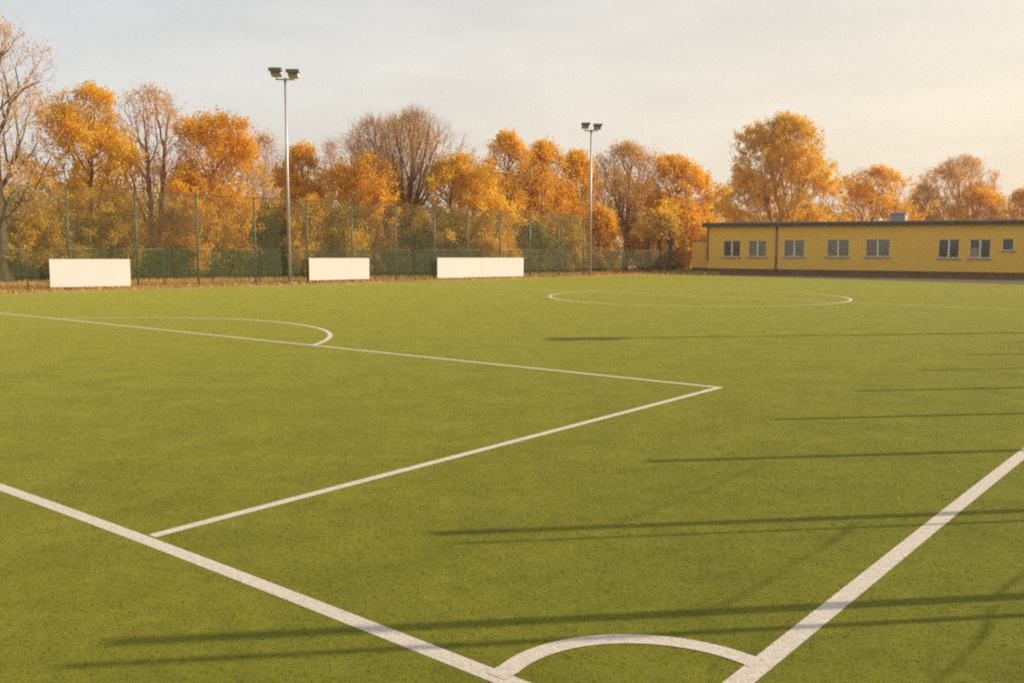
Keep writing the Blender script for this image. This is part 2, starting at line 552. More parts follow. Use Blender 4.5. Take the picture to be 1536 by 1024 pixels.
def mst_tree(r, pts, stem, bf=.55, up=.8):
    """connect crown points to stem nodes by cheapest (distance + bf * path) joins"""
    ns = len(stem); n = len(pts)
    P = np.vstack([stem, pts]); par = np.full(ns + n, -1)
    path = np.zeros(ns + n)
    for i in range(1, ns):
        par[i] = i - 1
        path[i] = path[i - 1] + np.linalg.norm(stem[i] - stem[i - 1])
    order = list(range(ns))
    best = np.full(n, 1e9); bp = np.zeros(n, int)
    def relax(i):
        dv = pts - P[i]; d = np.sqrt((dv ** 2).sum(1)) + 1e-6
        low = np.maximum(0, .35 * d - dv[:, 2])
        c = d + up * low + bf * path[i]
        b = c < best
        best[b] = c[b]; bp[b] = i
    for i in range(max(0, int(ns * .25)), ns):
        relax(i)
    done = np.zeros(n, bool)
    for _ in range(n):
        j = int(np.argmin(np.where(done, 1e9, best)))
        done[j] = True
        par[ns + j] = bp[j]
        path[ns + j] = path[bp[j]] + np.linalg.norm(pts[j] - P[bp[j]])
        order.append(ns + j)
        relax(ns + j)
    return P, par, order

def tubes(A, B, ra, rb, n):
    """array of n-sided frusta"""
    t = B - A; L = np.linalg.norm(t, axis=1, keepdims=True) + 1e-9; t = t / L
    ref = np.where(np.abs(t[:, 2:3]) < .9, np.array([[0, 0, 1.]]), np.array([[1., 0, 0]]))
    a = np.cross(t, ref); a /= np.linalg.norm(a, axis=1, keepdims=True) + 1e-9
    b = np.cross(t, a)
    q = np.arange(n) * 2 * np.pi / n
    ringdir = a[:, None, :] * np.cos(q)[None, :, None] + b[:, None, :] * np.sin(q)[None, :, None]
    R0 = A[:, None, :] + ringdir * ra[:, None, None]
    R1 = B[:, None, :] + ringdir * rb[:, None, None]
    return np.stack([R0, np.roll(R0, -1, 1), np.roll(R1, -1, 1), R1], 2).reshape(-1, 4, 3)

def leaves(r, pos, size, jitter, flat=.0):
    n = len(pos)
    nrm = r.normal(size=(n, 3)); nrm[:, 2] += flat; nrm /= np.linalg.norm(nrm, axis=1, keepdims=True)
    ref = r.normal(size=(n, 3))
    a = np.cross(nrm, ref); a /= np.linalg.norm(a, axis=1, keepdims=True) + 1e-9
    b = np.cross(nrm, a)
    s = size * r.uniform(.6, 1.35, (n, 1)); w = s * r.uniform(.5, .8, (n, 1))
    p = pos + r.normal(size=(n, 3)) * jitter
    return np.stack([p - a * s * .5, p + b * w * .5 + a * s * .05, p + a * s * .5, p - b * w * .5 + a * s * .05], 1)

def crown_points(r, n, zb, zt, rx, ry, style, lean=0.0):
    out = []
    ph = r.uniform(0, 6.28, 6)
    while len(out) < n:
        t = r.random() ** .9
        if style == 'round':
            pr = max(0, 1 - abs((t - .42) / .6) ** 2.5) ** .6
        elif style == 'fan':
            pr = (min(1, .22 + t * 1.3)) * max(0, 1 - max(0, (t - .55) / .45) ** 2.4) ** .6
        elif style == 'tall':
            pr = max(0, 1 - abs((t - .38) / .64) ** 2.2) ** .6 * (1 - .2 * t)
        elif style == 'egg':
            pr = (.85 + .15 * min(1, t * 4)) * max(0, 1 - (max(0, t - .22) / .8) ** 2.5) ** .55
        elif style == 'oval':
            pr = (.45 + .55 * min(1, t * 2.2)) * max(0, 1 - max(0, (t - .35) / .65) ** 2.0) ** .6
        else:
            pr = max(0, 1 - t ** 2.2) ** .6
        th = r.random() * 2 * math.pi
        lump = 1 + .2 * math.sin(3 * th + ph[0] + 3 * t) + .17 * math.sin(5 * th + ph[1] - 8 * t) + .14 * math.sin(15 * t + ph[2] + 2 * th)
        q = (r.random() ** .42) * pr * lump
        out.append((rx * q * math.cos(th) + lean * t, ry * q * math.sin(th), zb + (zt - zb) * t))
    return np.array(out)

LEAF_N = 3.1; LEAF_SIZE = .82
def make_tree(name, label, cat, base, top, rx, zb, style, leaf, nleaf, bark, seed, group=None,
              npts=700, lead=.6, trunk_r=.2, size=.13, lean=0.0, ntw=3, twl=.55, bf=.5, up=.8,
              jitter=.12, part=('trunk', 'crown'), clump=1.0, stems=1, ry=None, cull=.0, twmat=None):
    r = np.random.default_rng(seed)
    root = empty(name, (base[0], base[1], 0))
    tag(root, label, cat, group)
    ry = ry or rx * .85
    pts = crown_points(r, npts, zb, top, rx, ry, style, lean)
    qm = []; allq = []; tipP = []; tipD = []; thinA = []
    groups = [pts]
    offs = [np.zeros(3)]
    if stems > 1:
        an = np.arctan2(pts[:, 1], pts[:, 0] + .2) + .7
        gi = ((an % (2 * math.pi)) / (2 * math.pi) * stems).astype(int)
        groups = [pts[gi == k] for k in range(stems)]
        offs = [np.array([math.cos(q), math.sin(q), 0]) * trunk_r * 1.25 for q in [(k + .5) / stems * 2 * math.pi - .7 for k in range(stems)]]
    for gpts, off in zip(groups, offs):
        if len(gpts) < 10:
            continue
        zl = zb + (top - zb) * lead
        k = max(5, int(zl / .45))
        zz = np.linspace(0, zl, k)
        cx = gpts[:, 0].mean() * (0.9 if stems > 1 else .25); cy = gpts[:, 1].mean() * (.9 if stems > 1 else .25)
        wob = np.cumsum(r.normal(0, .035, (k, 2)), 0)
        s = (zz / zl) ** 1.5
        stem = np.stack([off[0] + cx * s + wob[:, 0] + lean * s * .5, off[1] + cy * s + wob[:, 1], zz], 1)
        stem[0] = off
        P, par, order = mst_tree(r, gpts, stem, bf, up)
        n = len(P)
        # soften the joints
        kids = [[] for _ in range(n)]
        for i in range(n):
            if par[i] >= 0:
                kids[par[i]].append(i)
        Q = P.copy()
        for i in range(len(stem), n):
            if kids[i]:
                Q[i] = .5 * P[i] + .25 * P[par[i]] + .25 * np.mean([P[c] for c in kids[i]], 0)
        P = Q
        rad = np.zeros(n); e = 2.05
        for i in reversed(order):
            own = .011 ** e
            rad[i] = max(rad[i], own)
            if par[i] >= 0:
                rad[par[i]] += rad[i]
        rad = rad ** (1 / e)
        tr = trunk_r if stems == 1 else trunk_r * .75
        rad = .010 + (rad - rad.min()) / (rad[0] - rad.min()) * (tr - .010)
        rad[0] *= 1.35; rad[1] *= 1.05
        idx = np.array([i for i in range(n) if par[i] >= 0]); pi = par[idx]
        # a child starts with its own size when it leaves a much thicker limb
        rs = np.minimum(rad[pi], rad[idx] * 1.6)
        rs[idx < len(stem)] = rad[pi][idx < len(stem)]
        big = rad[idx] > .045
        if big.any():
            allq.append(tubes(P[pi][big], P[idx][big], rs[big], rad[idx][big], 8)); qm.append(np.zeros(len(allq[-1])))
        allq.append(tubes(P[pi][~big], P[idx][~big], rs[~big], rad[idx][~big], 4)); qm.append(np.repeat((rad[idx][~big] < .026) * 1, 4))
        fine = idx[(rad[idx] < .03) & (P[idx][:, 2] > zb * .8)]
        par_dir = P[fine] - P[par[fine]]
        par_dir /= np.linalg.norm(par_dir, axis=1, keepdims=True) + 1e-9
        A = np.repeat(P[fine], ntw, 0); dirs = np.repeat(par_dir, ntw, 0)
        dirs = dirs * .7 + r.normal(size=dirs.shape) * .55 + np.array([0, 0, .35])
        dirs /= np.linalg.norm(dirs, axis=1, keepdims=True)
        B = A + dirs * twl * r.uniform(.4, 1.25, (len(A), 1))
        allq.append(tubes(A, B, np.full(len(A), .006), np.full(len(A), .003), 3)); qm.append(np.ones(len(allq[-1])))
        # leaves hang along twigs and on the fine branches
        tipP.append(A); tipD.append(B)
    quad_mesh(part[0], np.vstack(allq), 4, [BARK[bark], BARK['twig']], root, midx=np.concatenate(qm))
    A = np.vstack(tipP); B = np.vstack(tipD)
    if nleaf:
        nleaf = int(nleaf * LEAF_N)
        # leaves are kept in clumps: some twigs carry many, some none
        cl = np.sin(A[:, 0] * 2.1 / clump + seed) * np.sin(A[:, 1] * 2.3 / clump + seed * 2) + np.sin(A[:, 2] * 1.9 / clump + seed * 3 + A[:, 0])
        w = np.clip(.62 + .6 * cl + r.normal(0, .35, len(A)), .02, None)
        if cull:
            zt = (A[:, 2] - zb) / (top - zb)
            w *= np.clip(1.25 - cull * zt, .04, 1.2)
        w /= w.sum()
        pick = r.choice(len(A), nleaf, p=w)
        f = r.random((nleaf, 1)) ** .7
        pos = A[pick] * (1 - f) + B[pick] * f
        lv = leaves(r, pos, size * LEAF_SIZE, jitter)
        tv = np.clip(.5 + .22 * cl[pick] + r.normal(0, .22, nleaf), 0, 1)
        quad_mesh(part[1], lv, 4, LEAF[leaf], root, tint=tv)
    return root

def tree_px(label, x, d, ytop, xl, xr, ybot, style, leaf, nleaf, bark, seed, basex=None, name='autumn_tree', **kw):
    """tree standing on the ground at forward distance d; extents read off the photograph"""
    cx = (xl + xr) / 2
    b = at(basex if basex is not None else x, 400, d)
    top = at(cx, ytop, d)[2]
    zb = max(.6, at(cx, ybot, d)[2])
    rx = (at(xr, ytop, d)[0] - at(xl, ytop, d)[0]) / 2 * 1.14 - .15
    top -= .75 * kw.get('twl', .55)
    lean = at(cx, 300, d)[0] - b[0]
    return make_tree(name, label, 'tree', b, top, rx, zb, style, leaf, nleaf, bark, seed, lean=lean, **kw)

G_T = 'autumn trees behind the fence'
T = tree_px
T('tall half bare tree with thick spreading limbs at the far left edge of the pitch', 4, 47, 10, -95, 84, 330, 'oval', 'pale', 2600, 'dark', 1,
  group=G_T, npts=900, lead=.55, trunk_r=.36, size=.12, twl=.6, name='half_bare_tree', ry=3.0, cull=.4)
T('full golden tree rising above the white board standing alone', 135, 52, 126, 66, 202, 385, 'round', 'gold', 13500, 'dark', 2, group=G_T, npts=900, trunk_r=.16, size=.15)
T('tall thinly leaved tree with several reddish stems right of the golden tree', 231, 54, 124, 176, 288, 350, 'fan', 'pale', 2000, 'red', 3,
  group=G_T, npts=620, lead=.85, trunk_r=.2, stems=3, size=.12, name='half_bare_tree', bf=.7, cull=.3)
T('broad orange tree with a visible dark trunk left of the tallest floodlight mast', 317, 53, 164, 262, 392, 400, 'round', 'orange', 13000, 'grey', 4, group=G_T, npts=900, trunk_r=.15, size=.145, lead=.75)
T('bare pale tree showing faintly left of the tallest floodlight mast', 398, 68, 196, 366, 428, 330, 'fan', 'pale', 900, 'twig', 5, group=G_T, npts=500, trunk_r=.12, name='half_bare_tree', twl=.7)
T('small brownish tree just right of the tallest floodlight mast', 452, 58, 215, 420, 486, 370, 'round', 'orange', 5600, 'dark', 6, group=G_T, npts=500, trunk_r=.12, size=.15)
T('slim bare tree standing in the gap behind the middle white board', 498, 70, 205, 474, 522, 330, 'tall', 'pale', 500, 'twig', 7, group=G_T, npts=380, trunk_r=.1, name='bare_tree', twl=.7)
T('low full orange tree under the left edge of the great bare fan shaped crowns', 545, 56, 228, 486, 612, 400, 'round', 'orange', 11000, 'dark', 8, group=G_T, npts=700, trunk_r=.13, size=.15)
T('bare tree with a narrow crown leaning left beside the great bare fan shaped tree', 570, 60, 170, 512, 606, 300, 'fan', 'rust', 1500, 'dark', 9, size=.1, basex=584, group=G_T, npts=800, trunk_r=.17, lead=.4, bf=.8, name='bare_tree', twl=.7, ntw=4)
T('great bare tree with a wide fan shaped crown and thick dark trunk', 612, 58, 158, 562, 684, 330, 'fan', 'rust', 2600, 'dark', 10, size=.1, group=G_T, npts=1200, trunk_r=.33, lead=.35, bf=.85, name='bare_tree', twl=.75, ntw=4)
T('golden yellow tree just right of the great bare fan shaped tree', 700, 57, 230, 636, 752, 396, 'round', 'gold', 12500, 'dark', 12, group=G_T, npts=800, trunk_r=.15, size=.15, stems=2)
T('orange tree with sky gaps around its dark trunk above the widest white board', 760, 60, 198, 706, 812, 375, 'oval', 'orange', 7600, 'dark', 13, group=G_T, npts=800, trunk_r=.17, size=.14, clump=1.3, lead=.7)
T('dense tall orange tree right of the tree with sky gaps around its trunk', 812, 62, 212, 764, 862, 405, 'tall', 'orange', 12500, 'dark', 14, group=G_T, npts=800, trunk_r=.15, size=.155)
T('orange tree directly left of the smaller floodlight mast', 862, 64, 224, 828, 904, 405, 'tall', 'orange', 8000, 'dark', 15, group=G_T, npts=600, trunk_r=.13, size=.15)
T('tall nearly bare tree with dark straight trunk right of the smaller floodlight mast', 937, 66, 212, 884, 990, 345, 'fan', 'rust', 3600, 'dark', 16, group=G_T, npts=1000, trunk_r=.19, lead=.7, name='half_bare_tree', bf=.65, twl=.7, cull=.45)
T('dense orange tree beside the left end of the yellow building', 1014, 68, 234, 950, 1066, 396, 'round', 'orange', 15000, 'dark', 17, group=G_T, npts=900, trunk_r=.18, size=.165)
T('dull greyish green tree peeping out between the orange tree and the yellow building', 1082, 110, 284, 1050, 1118, 380, 'round', 'grey', 4200, 'twig', 18, npts=450, trunk_r=.15, size=.2, group=G_T)
G_B = 'autumn trees behind the building'
T('largest golden tree rising behind the yellow building with ascending limbs', 1172, 84, 172, 1102, 1242, 376, 'egg', 'olive', 34000, 'grey', 19, group=G_B, npts=1500, trunk_r=.34, size=.17, lead=.3, bf=.8, clump=1.25, twl=.7)
T('round orange tree behind the grey box on the roof', 1308, 88, 250, 1250, 1368, 380, 'round', 'orange', 11500, 'dark', 20, group=G_B, npts=900, trunk_r=.2, size=.17)
T('airy tree with thin pinkish orange foliage behind the right half of the roof', 1436, 92, 232, 1384, 1490, 360, 'round', 'pale', 9000, 'twig', 21, group=G_B, npts=900, trunk_r=.2, size=.15)
T('low rounded orange tree filling the right flank of the airy pinkish tree', 1470, 90, 280, 1424, 1508, 365, 'round', 'orange', 7000, 'dark', 22, group=G_B, npts=600, trunk_r=.15, size=.16)
T('small rusty tree between the round orange tree and the airy pinkish tree', 1385, 94, 276, 1362, 1412, 365, 'round', 'rust', 4200, 'dark', 23, group=G_B, npts=500, trunk_r=.13, size=.16)
T('rusty tree at the right edge of the view behind the roof', 1535, 90, 282, 1502, 1580, 365, 'round', 'rust', 5600, 'dark', 24, group=G_B, npts=600, trunk_r=.16, size=.16)

# under-storey shrubs behind the fence
def shrub_px(label, x, d, ytop, xl, xr, leaf, nleaf, seed, group='shrubs between the trees', **kw):
    b = at(x, 400, d); top = at(x, ytop, d)[2]
    rx = (at(xr, ytop, d)[0] - at(xl, ytop, d)[0]) / 2
    kw.setdefault('size', .14)
    return make_tree('shrub', label, 'shrub', b, top, rx, .35, 'dome', leaf, nleaf, 'dark', seed, group, npts=260,
                     lead=.3, trunk_r=.07, part=('stems', 'foliage'), **kw)
S = shrub_px
S('olive yellow shrub beside the trunk of the tall half bare tree at the left edge', 45, 49, 292, -10, 92, 'shrub', 7000, 41)
S('yellow brown shrub below the full golden tree behind the lone white board', 112, 50, 330, 62, 160, 'shrub', 6000, 42)
S('yellow shrub between the golden tree and the reddish stems', 178, 51, 318, 140, 212, 'shrub', 5500, 43)
S('rusty brown shrub right of the reddish stems', 262, 53, 322, 222, 300, 'rust', 4200, 44)
S('dark olive shrub directly left of the tallest floodlight mast foot', 404, 55, 318, 372, 440, 'brush', 6500, 45)
S('golden shrub directly right of the tallest floodlight mast', 472, 54, 306, 436, 520, 'gold', 6500, 46)
S('yellow shrub above the middle white board', 522, 54, 320, 492, 560, 'shrub', 5500, 47)
S('dark shrub at the foot of the great bare fan shaped tree', 640, 57, 336, 596, 678, 'brush', 5200, 48)
S('olive shrub above the left half of the widest white board', 682, 56, 330, 650, 716, 'shrub', 4500, 49)
S('golden shrub above the right half of the widest white board', 742, 56, 322, 712, 772, 'gold', 5200, 50)
S('dark green shrub right of the widest white board', 800, 60, 340, 772, 836, 'brush', 5000, 51)
S('golden shrub left of the smaller floodlight mast foot', 856, 61, 328, 830, 884, 'shrub', 4600, 52)
S('orange shrub right of the smaller floodlight mast foot', 900, 62, 318, 878, 930, 'orange', 4600, 53)
S('brown shrub left of the dark straight trunk', 962, 66, 345, 940, 990, 'rust', 3000, 54)
S('orange shrub at the foot of the dense orange tree by the building', 1022, 72, 335, 985, 1056, 'gold', 5500, 55)

# three short dark stems under the dense orange tree
for i, (px, w) in enumerate(((974, .12), (991, .1), (1004, .13))):
    lab = ['dark young tree stem furthest from the building under the dense orange tree', 'middle one of three dark young tree stems under the dense orange tree', 'dark young tree stem nearest the building under the dense orange tree'][i]
    b = gp(px, 408.6)
    make_tree('young_tree', lab, 'tree', b, 3.7, .75, 2.1, 'round', 'gold', 420, 'dark', 60 + i, 'young trees by the building', npts=120, trunk_r=w, lead=.5, size=.15)

# low dark hedge running behind the fence: clipped pieces of bushy growth
def hedge(label, p0, p1, h, wid, n, seed, leaf='hedge'):
    r = np.random.default_rng(seed)
    p0 = np.array(p0); p1 = np.array(p1); L = np.linalg.norm(p1 - p0); dr = (p1 - p0) / L; nn = np.array([-dr[1], dr[0]])
    s = r.uniform(-L / 2, L / 2, n); y = r.normal(0, wid * .33, n)
    hh = h * (.86 + .12 * np.sin(s * 1.3 + seed) + .1 * np.sin(s * 3.1 + seed * 2)) * (1 - .25 * (y / wid) ** 2)
    z = hh * (1 - r.random(n) ** 1.5 * .97)
    pos = np.stack([s, y, z], 1)
    t = np.clip(.45 + .25 * np.sin(s * 2.3) + r.normal(0, .25, n), 0, 1)
    o = quad_mesh('hedge', leaves(r, pos, .13, .06), 4, LEAF[leaf], tint=t)
    o.location = (*((p0 + p1) / 2), 0); o.rotation_euler = (0, 0, math.atan2(dr[1], dr[0]))
    tag(o, label, 'hedge', 'hedges behind the fence')
def g2(x, y):
    return gp(x, y)[:2]
hedge('low dark green hedge left of the lone white board', at(-60, 400, 47)[:2], at(82, 400, 50)[:2], 1.62, .9, 9000, 71)
hedge('low dark green hedge between the lone white board and the tallest floodlight mast', at(196, 400, 51)[:2], at(470, 400, 54)[:2], 1.6, .9, 15000, 72)
hedge('low dark green hedge between the middle white board and the widest white board', at(470, 400, 54)[:2], at(690, 400, 57.5)[:2], 1.55, .9, 13500, 73)
hedge('low dark green hedge from the widest white board to the dark straight trunk', at(690, 400, 57.5)[:2], at(925, 400, 65)[:2], 1.45, .9, 15000, 74)
hedge('low dark green hedge between the dark straight trunk and the yellow building', at(955, 400, 68)[:2], at(1034, 400, 70)[:2], 1.35, .8, 6500, 75)

# far-off wood closing the view between the trees
def wood():
    r = np.random.default_rng(5)
    allp = []; tt = []
    for x0, x1, d0_, d1_, hmin, hmax, n in ((-40, 1090, 66, 92, 4.5, 9.0, 90), (1040, 1600, 110, 130, 4.0, 8.0, 40)):
        for i in range(n):
            px = r.uniform(x0, x1); d = d0_ + (d1_ - d0_) * (px - x0) / (x1 - x0) + r.uniform(0, 12)
            c = at(px, 400, d); h = r.uniform(hmin, hmax); rad = r.uniform(1.6, 2.8)
            m = 900
            v = r.normal(size=(m, 3)); v /= np.linalg.norm(v, axis=1, keepdims=True)
            v *= (r.random((m, 1)) ** .4)
            p = v * np.array([rad, rad, h * .52]) * (1 + .25 * np.sin(v[:, :1] * 7 + i) * np.sin(v[:, 2:3] * 6 + i * 2)) + np.array([c[0], c[1], h * .5])
            p = p[p[:, 2] > .1]
            allp.append(p); tt.append(np.clip(r.normal(.45 + .25 * math.sin(i * 1.7), .2, len(p)), 0, 1))
    P = np.vstack(allp)
    return quad_mesh('distant_wood', leaves(r, P, .3, .1), 4, LEAF['wood'], tint=np.concatenate(tt))
w = wood()
tag(w, 'mass of brown and gold woodland far behind the separate trees', 'woodland', kind='stuff')

# dry grass and fallen leaves along the fence
def litter():
    r = np.random.default_rng(8)
    n = 26000
    px = r.uniform(-80, 1080, n); f = r.random(n)
    y0 = np.interp(px, [p[0] for p in edge_px], [p[1] for p in edge_px]) - .6
    y0 = np.where(px < 0, 442 - px * .045, y0)
    y = y0 - f * np.interp(px, [0, 1000], [24, 7])
    pos = []
    X = (px - 768) / FPX; Z = -(y - 512) / FPX
    fw = CP + Z * SP; up_ = -SP + Z * CP
    t = -EYE / up_
    A = np.stack([X * t, fw * t, np.zeros(n)], 1)
    k = r.uniform(.05, .2, (n, 1))
    B = A + np.stack([r.normal(0, .06, n), r.normal(0, .06, n), np.zeros(n)], 1) + np.array([0, 0, 1.]) * k
    sd_ = r.normal(size=(n, 3)) * .012; sd_[:, 2] = 0
    v = np.stack([A - sd_ * 1.6, A + sd_ * 1.6, B], 1)
    return quad_mesh('dry_grass', v, 3, LEAF['litter'], tint=np.clip(r.normal(.5, .25, n), 0, 1))
tag(litter(), 'dry orange brown grass and fallen leaves along the foot of the fence', 'dry grass', kind='stuff')

# ------------------------------------------------------------------ fences
def fence(name, label, cat, p0, p1, us, h0, h1, post_r, mat_post, net, rail=True, extra=(), zlo=.03, group=None, rail_r=.02, rail_mat=None):
    """local x runs along the fence; us are the post positions along it"""
    p0 = np.array(p0); p1 = np.array(p1); L = np.linalg.norm(p1 - p0); dr = (p1 - p0) / L
    root = empty(name, (*p0, 0), math.atan2(dr[1], dr[0])); tag(root, label, cat, group)
    H = lambda u: h0 + (h1 - h0) * u / L
    for u in us:
        MB().tube([(u, 0, 0), (u, 0, H(u))], [post_r, post_r], 10).tube([(u, 0, H(u)), (u, 0, H(u) + .02)], [post_r * 1.15] * 2, 10).build('post', M[mat_post], root)
    for u, r_, hh in extra:
        MB().tube([(u, .06, 0), (u, .06, hh)], [r_, r_], 8).build('brace_post', M[mat_post], root)
    for a, b in zip(us[:-1], us[1:]):
        y = -post_r - .012
        mesh_obj('net_panel', [(a, y, zlo), (b, y, zlo), (b, y, H(b) - .03), (a, y, H(a) - .03)], [(0, 1, 2, 3)], M[net], root)
        if rail:
            MB().tube([(a, y - .03, H(a) - .02), (b, y - .03, H(b) - .02)], [rail_r] * 2, 6).build('top_rail', M[rail_mat or mat_post], root)
    return root

# tall ball-stop fence along the far touchline
F0, F1 = g2(105, 434), g2(875, 413.6)
fd = (F1 - F0) / np.linalg.norm(F1 - F0)
def along(px):
    """where a photograph column meets the fence line"""
    r = ray(px, 420)[:2]
    A = np.array([[r[0], -fd[0]], [r[1], -fd[1]]])
    return np.linalg.solve(A, F0)[1]
cols = [105, 207, 298, 384, 462, 529, 594, 652, 702, 750, 795, 838, 875]
us = [along(c) for c in cols]
us = [us[0] - 5.6, us[0] - 2.8] + us
LF = np.linalg.norm(F1 - F0)
fence('tall_fence', 'tall green net fence on posts behind the white boards', 'fence', F0, F1, us, 4.22, 3.5, .045, 'green_post', 'net', rail_r=.012)
# lower fence just behind it
O_ = np.array([-fd[1], fd[0]]) * .55
low_us = sorted([along(c) for c in (-30, 45, 150, 252, 325, 396, 490, 570, 622, 680, 728, 772, 818, 858, 900, 945, 988, 1030)])
fence('low_fence', 'low fence with pale top wire and dark green netting behind the tall fence', 'fence', F0 + O_, F1 + O_, low_us, 1.7, 1.5, .028, 'green_post', 'screen', rail_r=.009, rail_mat='wire', zlo=.42)

# ball-stop fence along the near touchline (just outside the view; its posts throw the long shadows)
NF0 = pitch(-6, -2.95); NF1 = pitch(40, -2.95)
nus = [2.2 + 6, 4.86 + 6, 7.19 + 6] + [10.0 + 6 + 2.68 * k for k in range(11)]
nf = fence('tall_fence', 'tall green net fence beside the near touchline', 'fence', NF0, NF1, nus, 3.79, 3.79, .052, 'green_post', 'wide_net', rail=False,
      extra=((4.42 + 6, .03, 3.72), (6.78 + 6, .02, 3.6)))

# slack cords threaded through the net, one run per panel
cr = random.Random(4)
for (ua, ub, z) in ((4.86, 7.19, 2.4), (3.2, 4.86, 1.6), (4.86, 7.19, 1.62), (7.19, 10.0, 3.3)):
    pts = [(ua + 6 + (ub - ua) * q, -.075, z - .035 * math.sin(math.pi * q) * cr.uniform(.5, 1.4)) for q in np.linspace(.04, .96, 9)]
    MB().tube(pts, [.004 + .009 * cr.random() for _ in pts], 6).build('net_cord', M['green_post'], nf)

# ------------------------------------------------------------------ floodlights
def floodlight(label, base, h, yaw, group='floodlight masts', r0=.09, r1=.045, s=1.0):
    root = empty('floodlight_mast', (base[0], base[1], 0), yaw); tag(root, label, 'floodlight', group)
    MB().tube([(0, 0, .0), (0, 0, h * .5), (0, 0, h)], [r0, (r0 + r1) / 2, r1], 12).build('pole', M['galv'], root)
    MB().box((-.2, -.2, 0), (.2, .2, .06)).box((-.13, -.13, .06), (.13, .13, .1)).build('base_plate', M['concrete'], root)
    MB().tube([(-.5 * s, 0, h - .02), (.5 * s, 0, h - .02)], [.035, .035], 8).tube([(0, 0, h - .12), (0, 0, h + .05)], [.07, .07], 10).build('cross_arm', M['galv'], root)
    for sx, dz in ((-1, .03), (1, -.03)):
        x = sx * .46 * s
        w = .26 * s
        z = h + .06 + dz
        # housing: a box body tilted downwards towards the pitch (-y), glass below, hood on top
        hd_ = MB()
        hd_.hexa([(x - w, .2 * s, z + .02), (x + w, .2 * s, z + .02), (x + w, .32 * s, z + .3 * s), (x - w, .32 * s, z + .3 * s),
                  (x - w, -.3 * s, z + .08), (x + w, -.3 * s, z + .08), (x + w, -.3 * s, z + .34 * s), (x - w, -.3 * s, z + .34 * s)])
        head = hd_.build('lamp_head', M['head_grey'], root)
        MB().hexa([(x - w * 1.04, .36 * s, z + .3 * s), (x + w * 1.04, .36 * s, z + .3 * s), (x + w * 1.04, .36 * s, z + .4 * s), (x - w * 1.04, .36 * s, z + .4 * s),
                   (x - w * 1.3, -.56 * s, z + .24 * s), (x + w * 1.3, -.56 * s, z + .24 * s), (x + w * 1.3, -.5 * s, z + .42 * s), (x - w * 1.3, -.5 * s, z + .42 * s)]).build('hood', M['head'], head)
        MB().hexa([(x - w * .9, -.3 * s - .004, z + .1), (x + w * .9, -.3 * s - .004, z + .1), (x + w * .9, -.3 * s - .004, z + .22 * s), (x - w * .9, -.3 * s - .004, z + .22 * s),
                   (x - w * .9, -.34 * s, z + .1), (x + w * .9, -.34 * s, z + .1), (x + w * .9, -.34 * s, z + .22 * s), (x - w * .9, -.34 * s, z + .22 * s)]).build('lamp_glass', M['lamp_glass'], head)
        MB().box((x - .03, -.05, h - .04), (x + .03, .05, z + .05)).build('bracket', M['galv'], head)
    return root
fl_yaw = math.atan2(fd[1], fd[0])
b1 = gp(435, 425.5); h1_ = at(428, 119, b1[1])[2]
floodlight('taller looking grey floodlight mast with two lamp heads left of the middle white board', b1, h1_, fl_yaw - .55, s=.86)
b2 = gp(885, 413.2); h2_ = at(884, 196, b2[1])[2]
floodlight('smaller looking grey floodlight mast with two lamp heads right of the widest white board', b2, h2_, fl_yaw - .6, s=.76)
b3 = pitch(25.85, -2.75)
floodlight('grey floodlight mast beside the near touchline', b3, 8.15, math.atan2(sun_h[1], sun_h[0]), r0=.13, r1=.085, s=.72)

# ------------------------------------------------------------------ white boards
def board(label, pxl, pxr, ytop, ybl, ybr, seams=0):
    off = np.array([fd[1], -fd[0]]) * .22
    A, B = F0 + off, None
    def hit(px):
        r = ray(px, 420)[:2]
        Mx = np.array([[r[0], -fd[0]], [r[1], -fd[1]]])
        return np.linalg.solve(Mx, A)
    tl, ul = hit(pxl); tr_, ur = hit(pxr)
    pl = A + fd * ul; pr = A + fd * ur
    zt = (at(pxl, ytop, pl[1])[2] + at(pxr, ytop, pr[1])[2]) / 2
    zl, zr = at(pxl, ybl, pl[1])[2], at(pxr, ybr, pr[1])[2]
    ztl, ztr = at(pxl, ytop, pl[1])[2], at(pxr, ytop, pr[1])[2]
    L = np.linalg.norm(pr - pl)
    root = empty('white_board', (*pl, 0), math.atan2(fd[1], fd[0])); tag(root, label, 'board', 'white boards along the fence')
    n = seams + 1
    for k in range(n):
        a = L * k / n + (.008 if k else 0); b = L * (k + 1) / n - (.008 if k < n - 1 else 0)
        f = lambda q, u0, u1: u0 + (u1 - u0) * q / L
        MB().hexa([(a, -.02, f(a, zl, zr)), (b, -.02, f(b, zl, zr)), (b, .02, f(b, zl, zr)), (a, .02, f(a, zl, zr)),
                   (a, -.02, f(a, ztl, ztr)), (b, -.02, f(b, ztl, ztr)), (b, .02, f(b, ztl, ztr)), (a, .02, f(a, ztl, ztr))]).build('panel', M['board'], root)
    m = MB()
    for z in (.25, .8):
        m.box((.05, .024, zl + (zt - zl) * z - .02), (L - .05, .054, zl + (zt - zl) * z + .02))
    m.build('frame', M['board_back'], root)
    for q in np.linspace(.12, .97, 2 + seams):
        MB().box((L * q - .03, .058, 0), (L * q + .03, .108, zl + (zt - zl) * .9)).build('leg', M['board_back'], root)
    return root
board('white board standing alone at the left behind the pitch', 75, 196, 388.5, 431, 429)
board('middle and smallest white board just right of the tallest floodlight mast', 464, 554, 387, 420.5, 418.3)
board('widest white board made of two joined panels', 656, 785, 386.5, 417.5, 414.2, seams=1)

